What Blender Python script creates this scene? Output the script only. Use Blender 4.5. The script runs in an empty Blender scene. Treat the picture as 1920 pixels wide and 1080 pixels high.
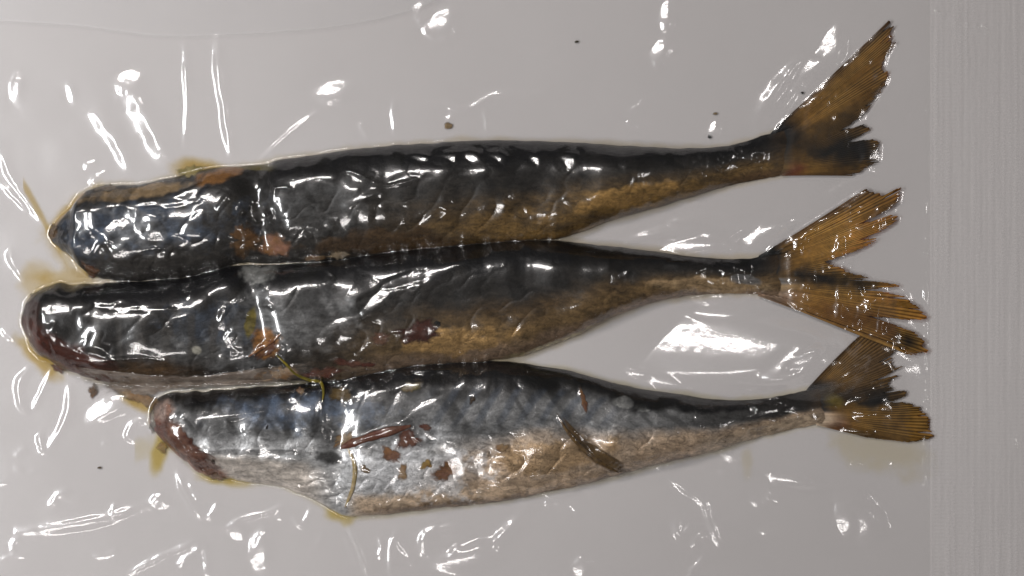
import bpy, math, random
import numpy as np

random.seed(7)
rng = np.random.default_rng(11)
scene = bpy.context.scene
S = 0.00018                       # metres per design unit (one unit = one photo pixel of width)
CX, CY = 960.0, 540.0
CAM_H = 0.70 / S                  # camera height in design units

# ------------------------------------------------------------------ camera
cam_d = bpy.data.cameras.new('camera')
cam = bpy.data.objects.new('camera', cam_d)
scene.collection.objects.link(cam)
cam.location = (0, 0, 0.70)
cam_d.sensor_width = 36
cam_d.lens = 36 * 0.70 / (1920 * S) * 0.996
cam_d.clip_start = 0.01
cam_d.clip_end = 50
scene.camera = cam

# ------------------------------------------------------------------ world and lamps
world = bpy.data.worlds.new('World'); scene.world = world
world.use_nodes = True
wb = world.node_tree.nodes['Background']
wb.inputs[0].default_value = (1.0, 0.965, 0.93, 1); wb.inputs[1].default_value = 0.06

LAMPS = [  # name, position, size along, size across, watts
    ('lamp_north', (-0.42, 0.62, 0.92), 0.48, 0.075, 4.5),
    ('lamp_south', (-0.36, -0.58, 0.96), 0.40, 0.055, 1.7),
    ('lamp_west', (-0.47, 0.0, 0.52), 0.34, 0.07, 3.0),
    ('lamp_east', (0.86, 0.05, 1.00), 0.24, 0.05, 0.8),
]
from mathutils import Vector, Matrix
for nm, pos, la, lb, w in LAMPS:
    ld = bpy.data.lights.new(nm, 'AREA'); ld.shape = 'RECTANGLE'
    ld.size = la; ld.size_y = lb; ld.energy = w; ld.color = (0.985, 0.99, 1.0) if nm == 'lamp_west' else (1.0, 0.95, 0.925)
    lo = bpy.data.objects.new(nm, ld); scene.collection.objects.link(lo)
    lo.location = pos
    zax = Vector(pos).normalized()
    xax = Vector((1, 0, 0)) if abs(pos[1]) > abs(pos[0]) else Vector((0, 1, 0))
    yax = zax.cross(xax).normalized(); xax = yax.cross(zax).normalized()
    lo.matrix_world = Matrix.Translation(pos) @ Matrix((xax, yax, zax)).transposed().to_4x4()

vs = scene.view_settings
vs.view_transform = 'Standard'; vs.look = 'None'; vs.exposure = 0.0; vs.gamma = 1.0
vs.use_curve_mapping = False

# ------------------------------------------------------------------ numeric helpers (design units: x right, y down, z up)
def sstep(a, b, x):
    t = np.clip((x - a) / (b - a), 0, 1)
    return t * t * (3 - 2 * t)

_lat = {}
def vnoise(x, y, scale, seed=0):
    key = seed % 64
    if key not in _lat:
        _lat[key] = np.random.default_rng(1000 + key).random((256, 256)).astype(np.float32)
    L = _lat[key]
    fx = np.asarray(x) / scale + 37.7 * seed; fy = np.asarray(y) / scale + 17.3 * seed
    ix = np.floor(fx).astype(int); iy = np.floor(fy).astype(int)
    tx = fx - ix; ty = fy - iy
    tx = tx ** 3 * (tx * (tx * 6 - 15) + 10); ty = ty ** 3 * (ty * (ty * 6 - 15) + 10)
    a = L[ix & 255, iy & 255]; b = L[(ix + 1) & 255, iy & 255]
    c = L[ix & 255, (iy + 1) & 255]; d = L[(ix + 1) & 255, (iy + 1) & 255]
    return (a * (1 - tx) + b * tx) * (1 - ty) + (c * (1 - tx) + d * tx) * ty     # 0..1

def fbm(x, y, scale, seed=0, octv=4):
    r = 0; a = 0.5; t = 0
    for o in range(octv):
        r = r + a * (vnoise(x, y, scale, seed + o) - 0.5); t += a; a *= 0.55; scale /= 2.03
    return r / t * 2                                                            # about -1..1

def cr(pts, n=24):                                                              # smooth polyline through points
    p = np.array(pts, float)
    if len(p) < 3:
        t = np.linspace(0, 1, n)[:, None]; return p[0] * (1 - t) + p[1] * t
    q = np.vstack([2 * p[0] - p[1], p, 2 * p[-1] - p[-2]]); out = []
    for i in range(len(p) - 1):
        a, b, c, d = q[i:i + 4]
        t = np.linspace(0, 1, n, endpoint=False)[:, None]
        out.append(0.5 * (2 * b + (c - a) * t + (2 * a - 5 * b + 4 * c - d) * t ** 2 + (3 * b - a - 3 * c + d) * t ** 3))
    out.append(p[-1:]); return np.vstack(out)

# ------------------------------------------------------------------ object helpers
def mesh_np(name, verts, faces, mat, parent=None, cols=None, smooth=True, extra=None):
    """verts (n,3) in design units, faces (m,3|4) or list; one mesh object"""
    v = np.empty((len(verts), 3), np.float32)
    verts = np.asarray(verts, np.float64)
    v[:, 0] = (verts[:, 0] - CX) * S; v[:, 1] = (CY - verts[:, 1]) * S; v[:, 2] = verts[:, 2] * S
    me = bpy.data.meshes.new(name)
    faces = np.asarray(faces, np.int32); k = faces.shape[1]
    me.vertices.add(len(v)); me.vertices.foreach_set('co', v.ravel())
    me.loops.add(faces.size); me.loops.foreach_set('vertex_index', faces.ravel())
    me.polygons.add(len(faces)); me.polygons.foreach_set('loop_start', np.arange(0, faces.size, k, dtype=np.int32))
    me.update(calc_edges=True)
    if smooth: me.polygons.foreach_set('use_smooth', np.ones(len(faces), bool))
    if cols is not None:
        c4 = np.ones((len(v), 4), np.float32); c4[:, :cols.shape[1]] = cols
        at = me.attributes.new('tone', 'FLOAT_COLOR', 'POINT'); at.data.foreach_set('color', c4.ravel())
    for en, ev in (extra or {}).items():
        at = me.attributes.new(en, 'FLOAT', 'POINT'); at.data.foreach_set('value', ev.astype(np.float32).ravel())
    me.materials.append(mat)
    o = bpy.data.objects.new(name, me); scene.collection.objects.link(o)
    if parent is not None: o.parent = parent
    return o

def grid_faces(nr, nc, wrap=False):
    i = np.arange(nr - 1)[:, None]; j = np.arange(nc if wrap else nc - 1)[None, :]
    j2 = (j + 1) % nc
    a = i * nc + j; b = i * nc + j2; c = (i + 1) * nc + j2; d = (i + 1) * nc + j
    return np.stack([a, d, c, b], -1).reshape(-1, 4)        # faces up with y down

def tag(o, label, cat, group=None, kind=None):
    if label: o['label'] = label
    if cat: o['category'] = cat
    if group: o['group'] = group
    if kind: o['kind'] = kind
    return o

def thing(name, label, cat, group=None):
    o = bpy.data.objects.new(name, None); scene.collection.objects.link(o)
    o.empty_display_size = 0.01
    return tag(o, label, cat, group)

# ------------------------------------------------------------------ materials
def new_mat(name):
    m = bpy.data.materials.new(name); m.use_nodes = True
    nt = m.node_tree; nt.nodes.clear()
    out = nt.nodes.new('ShaderNodeOutputMaterial')
    return m, nt, nt.nodes, nt.links, out

def N(nt, t, **kw):
    n = nt.nodes.new(t)
    for k, v in kw.items():
        if k in n.inputs: n.inputs[k].default_value = v
        else: setattr(n, k, v)
    return n

def coords(nt, sc=(1, 1, 1)):
    tc = N(nt, 'ShaderNodeTexCoord'); mp = N(nt, 'ShaderNodeMapping')
    mp.inputs['Scale'].default_value = sc
    nt.links.new(tc.outputs['Object'], mp.inputs['Vector']); return mp.outputs[0]

def math_n(nt, op, a, b=None, c=None, clamp=False):
    n = N(nt, 'ShaderNodeMath', operation=op); n.use_clamp = clamp
    for i, s in enumerate((a, b, c)):
        if s is None: continue
        if isinstance(s, (int, float)): n.inputs[i].default_value = s
        else: nt.links.new(s, n.inputs[i])
    return n.outputs[0]

def mul_col(nt, a, fac):
    n = N(nt, 'ShaderNodeMix', data_type='RGBA', blend_type='MULTIPLY'); n.inputs[0].default_value = 1
    nt.links.new(a, n.inputs[6]); nt.links.new(fac, n.inputs[7]); return n.outputs[2]

def mat_skin(name, grain=1.0, metal=0.0, rough=0.36, wr=1.0, aniso=(1, 1, 1), fade=False):
    m, nt, nodes, L, out = new_mat(name)
    at = N(nt, 'ShaderNodeAttribute', attribute_name='tone')
    ca = coords(nt, aniso); cs = coords(nt, (.62, 1.0, 1.0))
    sp = N(nt, 'ShaderNodeTexNoise', Scale=1500.0, Detail=2.0); L.new(ca, sp.inputs['Vector'])      # pigment grain
    s2 = N(nt, 'ShaderNodeTexNoise', Scale=520.0, Detail=4.0, Distortion=0.8); L.new(cs, s2.inputs['Vector'])
    cl = N(nt, 'ShaderNodeTexNoise', Scale=420.0, Detail=2.0, Distortion=1.0); L.new(cs, cl.inputs['Vector'])
    ln = math_n(nt, 'ABSOLUTE', math_n(nt, 'SUBTRACT', cl.outputs[0], 0.5))                        # thin skin creases
    crease = math_n(nt, 'SMOOTH_MIN', math_n(nt, 'MULTIPLY', ln, 30.0), 1.0, 0.2)
    ats = N(nt, 'ShaderNodeAttribute', attribute_name='crease')
    cm = math_n(nt, 'MULTIPLY_ADD', math_n(nt, 'SUBTRACT', crease, 1.0), math_n(nt, 'MULTIPLY', ats.outputs['Fac'], wr * .75), 1.0)
    g = math_n(nt, 'MULTIPLY_ADD', sp.outputs[0], 0.6 * grain, 1 - 0.3 * grain)
    g = math_n(nt, 'MULTIPLY', g, math_n(nt, 'MULTIPLY_ADD', s2.outputs[0], 1.3 * grain, 1 - 0.65 * grain))
    g = math_n(nt, 'MULTIPLY', g, cm)
    cmb = N(nt, 'ShaderNodeCombineColor')
    for i in range(3): L.new(g, cmb.inputs[i])
    col = mul_col(nt, at.outputs['Color'], cmb.outputs[0])
    b = N(nt, 'ShaderNodeBsdfPrincipled'); L.new(col, b.inputs['Base Color'])
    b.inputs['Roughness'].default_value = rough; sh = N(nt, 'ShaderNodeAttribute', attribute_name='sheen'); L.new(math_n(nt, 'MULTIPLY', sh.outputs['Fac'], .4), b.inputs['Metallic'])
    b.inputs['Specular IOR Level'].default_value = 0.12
    bp = N(nt, 'ShaderNodeBump', Strength=0.5, Distance=0.0004)
    L.new(math_n(nt, 'ADD', math_n(nt, 'MULTIPLY', sp.outputs[0], 0.5), math_n(nt, 'ADD', s2.outputs[0], cm)), bp.inputs['Height'])
    L.new(bp.outputs[0], b.inputs['Normal'])
    if fade:
        fa = N(nt, 'ShaderNodeAttribute', attribute_name='fade'); tr = N(nt, 'ShaderNodeBsdfTransparent')
        mx = N(nt, 'ShaderNodeMixShader'); L.new(fa.outputs['Fac'], mx.inputs[0]); L.new(tr.outputs[0], mx.inputs[1]); L.new(b.outputs[0], mx.inputs[2]); L.new(mx.outputs[0], out.inputs[0])
    else: L.new(b.outputs[0], out.inputs[0])
    return m

def mat_film(name, spec=0.12, rough=0.085, milk=0.0, bump=0.55, bscale=2300.0, stretch=(1, 1, 1), bdist=0.00004):
    m, nt, nodes, L, out = new_mat(name)
    lw = N(nt, 'ShaderNodeLayerWeight', Blend=0.5)
    f = math_n(nt, 'MULTIPLY_ADD', math_n(nt, 'POWER', lw.outputs['Facing'], 5.0), .35, spec, clamp=True)
    nz = N(nt, 'ShaderNodeTexNoise', Scale=bscale, Detail=2.0); L.new(coords(nt, stretch), nz.inputs['Vector'])
    bp = N(nt, 'ShaderNodeBump', Strength=bump, Distance=bdist); L.new(nz.outputs[0], bp.inputs['Height'])
    gl = N(nt, 'ShaderNodeBsdfGlossy', Roughness=rough); L.new(bp.outputs[0], gl.inputs['Normal'])
    g2 = N(nt, 'ShaderNodeBsdfGlossy', Roughness=max(.36, rough)); L.new(bp.outputs[0], g2.inputs['Normal'])
    g3 = N(nt, 'ShaderNodeBsdfGlossy', Roughness=max(.19, rough)); L.new(bp.outputs[0], g3.inputs['Normal'])
    g0 = N(nt, 'ShaderNodeMixShader', Fac=.38); L.new(gl.outputs[0], g0.inputs[1]); L.new(g3.outputs[0], g0.inputs[2])
    gm = N(nt, 'ShaderNodeMixShader', Fac=.12); L.new(g0.outputs[0], gm.inputs[1]); L.new(g2.outputs[0], gm.inputs[2])
    tr = N(nt, 'ShaderNodeBsdfTransparent')
    base = tr.outputs[0]
    if milk > 0:
        df = N(nt, 'ShaderNodeBsdfDiffuse', Color=(0.77, 0.75, 0.745, 1))
        mx0 = N(nt, 'ShaderNodeMixShader', Fac=milk); L.new(tr.outputs[0], mx0.inputs[1]); L.new(df.outputs[0], mx0.inputs[2])
        base = mx0.outputs[0]
    mx = N(nt, 'ShaderNodeMixShader'); L.new(f, mx.inputs[0]); L.new(base, mx.inputs[1]); L.new(gm.outputs[0], mx.inputs[2])
    L.new(mx.outputs[0], out.inputs[0])
    return m

def mat_oil(name):
    m, nt, nodes, L, out = new_mat(name)
    at = N(nt, 'ShaderNodeAttribute', attribute_name='tone')
    dn = N(nt, 'ShaderNodeAttribute', attribute_name='dens')
    df = N(nt, 'ShaderNodeBsdfDiffuse'); L.new(at.outputs['Color'], df.inputs[0])
    tl = N(nt, 'ShaderNodeBsdfTransparent'); 
    mixc = N(nt, 'ShaderNodeMix', data_type='RGBA', blend_type='MIX')
    L.new(dn.outputs['Fac'], mixc.inputs[0]); mixc.inputs[6].default_value = (1, 1, 1, 1); L.new(at.outputs['Color'], mixc.inputs[7])
    L.new(mixc.outputs[2], tl.inputs[0])
    mx = N(nt, 'ShaderNodeMixShader'); L.new(math_n(nt, 'MULTIPLY', dn.outputs['Fac'], 0.10), mx.inputs[0])
    L.new(tl.outputs[0], mx.inputs[1]); L.new(df.outputs[0], mx.inputs[2]); L.new(mx.outputs[0], out.inputs[0])
    return m

def mat_fin(name):
    m, nt, nodes, L, out = new_mat(name)
    at = N(nt, 'ShaderNodeAttribute', attribute_name='tone')
    nz = N(nt, 'ShaderNodeTexNoise', Scale=500.0, Detail=4.0); L.new(coords(nt), nz.inputs['Vector'])
    g = math_n(nt, 'MULTIPLY_ADD', nz.outputs[0], 1.0, 0.5)
    cmb = N(nt, 'ShaderNodeCombineColor')
    for i in range(3): L.new(g, cmb.inputs[i])
    col = mul_col(nt, at.outputs['Color'], cmb.outputs[0])
    df = N(nt, 'ShaderNodeBsdfPrincipled', Roughness=0.45); L.new(col, df.inputs['Base Color'])
    df.inputs['Specular IOR Level'].default_value = 0.3
    tr = N(nt, 'ShaderNodeBsdfTransparent')
    tc = N(nt, 'ShaderNodeMix', data_type='RGBA', blend_type='MULTIPLY'); tc.inputs[0].default_value = 1
    L.new(col, tc.inputs[6]); tc.inputs[7].default_value = (2.8, 2.4, 2.0, 1); L.new(tc.outputs[2], tr.inputs[0])
    th = N(nt, 'ShaderNodeAttribute', attribute_name='thin')
    mx = N(nt, 'ShaderNodeMixShader'); L.new(th.outputs['Fac'], mx.inputs[0])
    L.new(df.outputs[0], mx.inputs[1]); L.new(tr.outputs[0], mx.inputs[2]); L.new(mx.outputs[0], out.inputs[0])
    return m

def mat_table():
    m, nt, nodes, L, out = new_mat('white_laminate')
    n1 = N(nt, 'ShaderNodeTexNoise', Scale=9.0, Detail=4.0); L.new(coords(nt), n1.inputs['Vector'])
    n2 = N(nt, 'ShaderNodeTexNoise', Scale=1600.0, Detail=2.0); L.new(coords(nt), n2.inputs['Vector'])
    r = N(nt, 'ShaderNodeValToRGB'); r.color_ramp.elements[0].color = (0.515, 0.482, 0.472, 1); r.color_ramp.elements[1].color = (0.665, 0.637, 0.63, 1)
    L.new(n1.outputs[0], r.inputs[0])
    g = math_n(nt, 'MULTIPLY_ADD', n2.outputs[0], 0.10, 0.95)
    cmb = N(nt, 'ShaderNodeCombineColor')
    for i in range(3): L.new(g, cmb.inputs[i])
    b = N(nt, 'ShaderNodeBsdfPrincipled', Roughness=0.5); L.new(mul_col(nt, r.outputs[0], cmb.outputs[0]), b.inputs['Base Color'])
    b.inputs['Specular IOR Level'].default_value = 0.2
    L.new(b.outputs[0], out.inputs[0]); return m

def mat_seal():
    m, nt, nodes, L, out = new_mat('embossed_seal_film')
    co = coords(nt)
    wv = N(nt, 'ShaderNodeTexWave', Scale=240.0, Distortion=1.5, Detail=2.0, wave_type='BANDS', bands_direction='Y'); L.new(co, wv.inputs['Vector'])
    wx = N(nt, 'ShaderNodeTexWave', Scale=150.0, Distortion=3.0, Detail=2.0, wave_type='BANDS', bands_direction='X'); L.new(co, wx.inputs['Vector'])
    st = N(nt, 'ShaderNodeTexNoise', Scale=1.0, Detail=3.0); L.new(coords(nt, (420, 14, 1)), st.inputs['Vector'])
    h = math_n(nt, 'ADD', math_n(nt, 'MULTIPLY', wv.outputs['Fac'], 0.4), math_n(nt, 'ADD', math_n(nt, 'MULTIPLY', wx.outputs['Fac'], 0.25), st.outputs[0]))
    bp = N(nt, 'ShaderNodeBump', Strength=0.8, Distance=0.00014); L.new(h, bp.inputs['Height'])
    df = N(nt, 'ShaderNodeBsdfDiffuse', Color=(0.74, 0.712, 0.704, 1)); L.new(bp.outputs[0], df.inputs['Normal'])
    fine = math_n(nt, 'ADD', math_n(nt, 'MULTIPLY', st.outputs[0], .6), math_n(nt, 'MULTIPLY', math_n(nt, 'MULTIPLY', wv.outputs['Fac'], wx.outputs['Fac']), .10))
    gl = N(nt, 'ShaderNodeBsdfGlossy', Roughness=0.12); L.new(bp.outputs[0], gl.inputs['Normal'])
    tr = N(nt, 'ShaderNodeBsdfTransparent')
    m1 = N(nt, 'ShaderNodeMixShader'); L.new(math_n(nt, 'SUBTRACT', fine, .08, clamp=True), m1.inputs[0]); L.new(tr.outputs[0], m1.inputs[1]); L.new(df.outputs[0], m1.inputs[2])
    m2 = N(nt, 'ShaderNodeMixShader', Fac=0.05); L.new(m1.outputs[0], m2.inputs[1]); L.new(gl.outputs[0], m2.inputs[2])
    L.new(m2.outputs[0], out.inputs[0]); return m

M_table = mat_table()
M_film = mat_film('clear_glossy_film')
M_flap = mat_film('folded_cloudy_film', spec=0.05, rough=0.35, milk=0.14, bump=0.1)
M_back = mat_film('backing_film', spec=0.02, rough=0.4, milk=0.25, bump=0.0)
M_seal = mat_seal()
M_skin = mat_skin('mackerel_skin')
M_flesh = mat_skin('moist_flesh', grain=0.7, rough=0.3, wr=0.5)
M_scrap = mat_skin('soft_edged_flesh', grain=.8, rough=.3, wr=.6, fade=True)
M_fin = mat_fin('fin_membrane')
M_oil = mat_oil('yellow_fish_oil')

# ------------------------------------------------------------------ the tabletop
def build_table():
    n = 24
    xs = np.linspace(-2600, 4500, n); ys = np.linspace(-2600, 3700, n)
    X, Y = np.meshgrid(xs, ys)
    v = np.stack([X.ravel(), Y.ravel(), np.zeros(X.size)], -1)
    o = mesh_np('tabletop', v, grid_faces(n, n), M_table)
    sol = o.modifiers.new('thickness', 'SOLIDIFY'); sol.thickness = 0.03; sol.offset = -1
    tag(o, 'plain white tabletop under the vacuum bag', 'tabletop', kind='structure')
build_table()

# ------------------------------------------------------------------ fish outlines and heights
FISH = [
    dict(seed=1, T=56,
         top=[(88, 432), (100, 418), (130, 386), (165, 352), (250, 347), (330, 330), (400, 314), (450, 311), (500, 306), (520, 300), (600, 288), (700, 275), (800, 268), (900, 262), (1000, 264), (1100, 268), (1200, 274), (1300, 277), (1380, 270), (1440, 251), (1490, 236)],
         bot=[(88, 440), (100, 455), (120, 470), (155, 505), (185, 522), (250, 523), (330, 518), (400, 505), (450, 489), (500, 490), (560, 488), (620, 485), (700, 473), (800, 463), (900, 454), (1000, 447), (1080, 438), (1150, 412), (1220, 393), (1300, 368), (1380, 345), (1450, 331), (1490, 320)]),
    dict(seed=2, T=58,
         top=[(38, 592), (50, 562), (90, 537), (150, 532), (250, 530), (350, 522), (430, 502), (520, 499), (600, 492), (700, 479), (800, 468), (900, 459), (1000, 453), (1100, 457), (1200, 468), (1300, 481), (1380, 486), (1430, 480), (1480, 470)],
         bot=[(38, 615), (50, 640), (70, 664), (110, 687), (150, 706), (200, 716), (250, 720), (330, 718), (400, 715), (500, 712), (600, 714), (680, 703), (780, 683), (900, 674), (1000, 659), (1080, 630), (1150, 595), (1230, 566), (1320, 552), (1400, 551), (1440, 553), (1480, 560)]),
    dict(seed=3, T=54,
         top=[(278, 775), (290, 752), (310, 742), (340, 737), (450, 729), (560, 721), (650, 708), (740, 692), (800, 685), (900, 680), (980, 684), (1060, 694), (1130, 713), (1200, 729), (1280, 741), (1360, 751), (1440, 747), (1510, 734), (1560, 722)],
         bot=[(278, 795), (300, 822), (330, 851), (370, 884), (410, 898), (480, 905), (540, 918), (600, 945), (645, 968), (720, 966), (820, 954), (920, 944), (1000, 929), (1100, 908), (1170, 888), (1240, 870), (1330, 850), (1430, 820), (1520, 799), (1560, 795)]),
]
for F in FISH:
    for k in ('top', 'bot'):
        c = cr(F[k], 12); F[k + 'c'] = c[np.argsort(c[:, 0])]
    F['x0'] = F['top'][0][0]; F['x1'] = F['top'][-1][0]

def edges(F, x):
    s = F['seed']
    yt = np.interp(x, F['topc'][:, 0], F['topc'][:, 1]) + 1.6 * fbm(x, 0 * x, 22, 5 + s, 3)
    yb = np.interp(x, F['botc'][:, 0], F['botc'][:, 1]) + 2.2 * fbm(x, 0 * x + 50, 20, 9 + s, 3)
    fr = sstep(F['x0'] + 330, F['x0'] + 40, x)
    yt = yt + fr * 6 * fbm(x, 0 * x, 34, 45 + s, 3); yb = yb + fr * 7 * fbm(x, 0 * x + 9, 38, 48 + s, 3)
    if s == 1: yb = yb + 4 * sstep(180, 240, x) * sstep(1090, 1040, x)
    if s == 2: yt = yt - 3 * sstep(180, 240, x) * sstep(1090, 1040, x); yb = yb + 5 * sstep(560, 600, x) * sstep(1010, 980, x)
    if s == 3: yt = yt - 3 * sstep(560, 600, x) * sstep(1010, 980, x)
    return yt, np.maximum(yb, yt + 4)

def fish_height(F, x, y):
    """height of the fish's upper side; negative outside"""
    s = F['seed']
    yt, yb = edges(F, x)
    w = yb - yt
    q = np.abs(2 * (y - yt) / w - 1)
    inside = (q < 1) & (x >= F['x0']) & (x <= F['x1'])
    prof = np.clip(1 - np.clip(q, 0, 1) ** 2.5, 0, 1) ** 0.62
    T = np.minimum(F['T'], 0.36 * w + 8)
    e = np.clip((x - F['x0']) / 70, 0, 1); T = T * np.clip(1 - (1 - e) ** 2.4, 0, 1) ** 0.6
    tailf = sstep(F['x1'] - 260, F['x1'] - 10, x); T = T * (1 - 0.93 * tailf ** 1.7)
    d = 7.0 * fbm(x, y, 120, 20 + s, 2) + 3.6 * fbm(x, y, 52, 25 + s, 1)
    wv = (y - yt) / w
    rx, ry = x + .7 * (y - yt), y - .25 * x
    rd = 1 - np.abs(fbm(rx * .8, ry * .8, 44, 29 + s, 2)) * 2.2                # shrivelled, sunken folds
    d = d - 1.6 * np.clip(rd, 0, 1) ** 3 * (.5 + .8 * sstep(.35, .8, wv)) * sstep(0, 90, x - F['x0'])
    d = d - 9 * sstep(.62, .95, wv) * vnoise(x, y * 0, 130, 33 + s) * sstep(500, 700, x)
    if s == 1:
        d = d - 24 * np.exp(-((x - 488 - 0.16 * (y - 400)) / 30) ** 2)          # sunken neck behind the front piece
        d = d - 5 * np.exp(-((x - 1000) / 30) ** 2) * sstep(.2, .6, (y - yt) / w)
    if s == 2:
        d = d - 15 * np.exp(-((x - 478 - 0.25 * (y - 560)) / 26) ** 2)
    if s == 3:
        d = d - 11 * np.exp(-((x - 640) / 26) ** 2) - 6 * np.exp(-((x - 1085 - 0.55 * (y - 790)) / 20) ** 2)
        d = d - 12 * sstep(855, 885, y) * sstep(680, 600, x)                    # slack belly wall near the cut end
    d = d + 7 * fbm(x, y, 46, 52 + s, 2) * sstep(F['x0'] + 300, F['x0'] + 60, x)
    d = d * (1 - tailf)
    z = (T + d) * prof + 3.0
    z = np.where(inside, np.maximum(z, 3.0), -1.0)
    return z

# ------------------------------------------------------------------ the fish's own colours (pigment)
def C(*a): return np.array(a, float)
def lay(col, c, m):
    m = np.clip(m, 0, 1)[..., None]; return col * (1 - m) + np.asarray(c) * m
def blob(x, y, cx, cy, rx, ry, rot=0, rag=0.35, seed=40, soft=0.25, sc=26):
    a = math.radians(rot); dx = x - cx; dy = y - cy
    u = (dx * math.cos(a) + dy * math.sin(a)) / rx; v = (-dx * math.sin(a) + dy * math.cos(a)) / ry
    r = np.sqrt(u * u + v * v) + rag * fbm(x, y, sc, seed, 4)
    return sstep(1 + soft, 1 - soft, r)

BLACK = C(.005, .005, .006); DARK = C(.015, .0135, .0125); GREY = C(.046, .041, .036); SILV = C(.21, .21, .21)
BLUE = C(.075, .100, .145); GOLD = C(.255, .150, .048); BROWN = C(.075, .042, .018); TAN = C(.36, .25, .135)
RED = C(.105, .030, .018); ORANGE = C(.34, .155, .045); PINK = C(.40, .19, .12); CREAM = C(.50, .40, .28); OLIVE = C(.15, .12, .03)

def fish_colour(F, x, y):
    s = F['seed']
    yt, yb = edges(F, x); v = np.clip((y - yt) / (yb - yt), 0, 1)
    n1 = fbm(x, y, 70, 31 + s, 4); n2 = fbm(x, y, 22, 35 + s, 4); n3 = fbm(x * 0.35, y, 14, 38 + s, 4)
    vv = v + 0.07 * n1 + 0.035 * n2
    col = np.broadcast_to(DARK, x.shape + (3,)).copy()
    if s == 1:
        col = lay(col, GREY * .85, sstep(.28, .48, vv) * (0.45 + 0.5 * n1 + .3 * n2))
        col = lay(col, SILV * .42, blob(x, y, 600, 375, 100, 55, 10, .7, 41) * (.45 + .5 * n2))
        col = lay(col, BLUE * .95, blob(x, y, 290, 425, 150, 44, -5, .8, 42, .5) * (.4 + .8 * n2))
        col = lay(col, SILV * .6, blob(x, y, 265, 430, 60, 34, 10, .8, 43) * (.45 + .6 * n2))
        bel = sstep(.46, .88, vv + .10 * sstep(800, 1150, x)) * sstep(640, 980, x)
        col = lay(col, GOLD * .75, bel * (.75 + .6 * n3))
        col = lay(col, BROWN, sstep(.92, 1.0, vv) * sstep(600, 800, x) * .8)
        col = lay(col, GOLD * 1.25, blob(x, y, 1180, 370, 110, 16, -12, .6, 44) * .8)
        col = lay(col, BROWN * .9, blob(x, y, 700, 455, 120, 22, -6, .6, 45) * .7)
        col = lay(col, DARK, blob(x, y, 1060, 425, 24, 11, -10, .9, 46, .5) * .65)
        col = lay(col, TAN * .7, blob(x, y, 1120, 428, 50, 10, -25, .6, 47) * .5)
        col = lay(col, ORANGE * .65, blob(x, y, 415, 328, 48, 17, -20, .6, 48) * .9)
        col = lay(col, TAN * .75, blob(x, y, 255, 362, 90, 13, -8, .6, 49) * .8)
        col = lay(col, TAN * .8, blob(x, y, 120, 395, 50, 9, -45, .4, 50) * .9)
        col = lay(col, BROWN, blob(x, y, 95, 435, 12, 14, 0, .4, 51))
        col = lay(col, OLIVE * .6, blob(x, y, 480, 312, 38, 9, 0, .5, 52))
        col = lay(col, BROWN * 1.2, sstep(1290, 1420, x) * sstep(.72, .9, vv))
        col = lay(col, BLACK, sstep(.34, .16, vv + .06 * n2) * sstep(480, 530, x))
    if s == 2:
        col = lay(col, GREY * .75, sstep(.22, .45, vv) * (.4 + .5 * n1 + .3 * n2) * sstep(250, 400, x))
        col = lay(col, SILV * .7, blob(x, y, 545, 590, 115, 70, 5, .7, 41) * (.5 + .55 * n2))
        col = lay(col, BLUE * .6 + .01, blob(x, y, 400, 605, 90, 40, 0, .9, 42) * (.3 + .6 * n2))
        col = lay(col, SILV * .55, blob(x, y, 410, 660, 110, 30, 3, .7, 46) * (.45 + .5 * n2))
        col = lay(col, BROWN * .8, sstep(.45, .6, vv) * sstep(720, 950, x) * (.65 + .4 * n3))
        bel = sstep(.42, .86, vv + .10 * sstep(900, 1250, x)) * sstep(520, 860, x)
        col = lay(col, GOLD * .65 + .02, bel * (.8 + .55 * n3))
        col = lay(col, C(.23, .16, .115), sstep(.80, .95, vv) * sstep(600, 760, x) * (.65 + .3 * n3))
        col = lay(col, GOLD * 1.2 + .02, blob(x, y, 860, 640, 90, 22, -8, .6, 44) * .8)
        col = lay(col, TAN * 1.1, blob(x, y, 1330, 535, 90, 14, 2, .5, 45) * .75)
        col = lay(col, C(.42, .36, .20), (sstep(.95, .985, v)) * sstep(930, 980, x) * sstep(1160, 1080, x) * (.7 + .6 * fbm(x, y * .2, 7, 60, 2)))
        bnd = .5 + .5 * np.sin(x / 36 * 6.283 * .8 + 2.5 * n1 + 1.5 * v)
        col = lay(col, GREY * 1.3, sstep(.5, .95, bnd) * sstep(.3, .4, v) * sstep(.85, .7, v) * sstep(120, 180, x) * sstep(480, 430, x) * (.5 + .5 * n2))
        col = lay(col, OLIVE, blob(x, y, 475, 600, 9, 26, 10, .5, 47))
        col = lay(col, ORANGE * .6, blob(x, y, 500, 640, 26, 24, 30, .8, 48))
        col = lay(col, BROWN * .9, sstep(.72, .9, vv) * sstep(420, 300, x))
        col = lay(col, C(.4, .38, .32), blob(x, y, 375, 655, 9, 7, 30, .3, 49))
        col = lay(col, SILV * .8, blob(x, y, 1405, 525, 30, 9, 5, .6, 50) * .8)
        col = lay(col, BLACK, sstep(.30, .15, vv + .05 * n2))
        col = lay(col, RED * .4, blob(x, y, 60, 590, 20, 30, 20, .5, 52) * .5)
        col = lay(col, C(.19, .19, .18), blob(x, y, 485, 512, 34, 22, 10, .8, 53) * .8)
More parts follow.
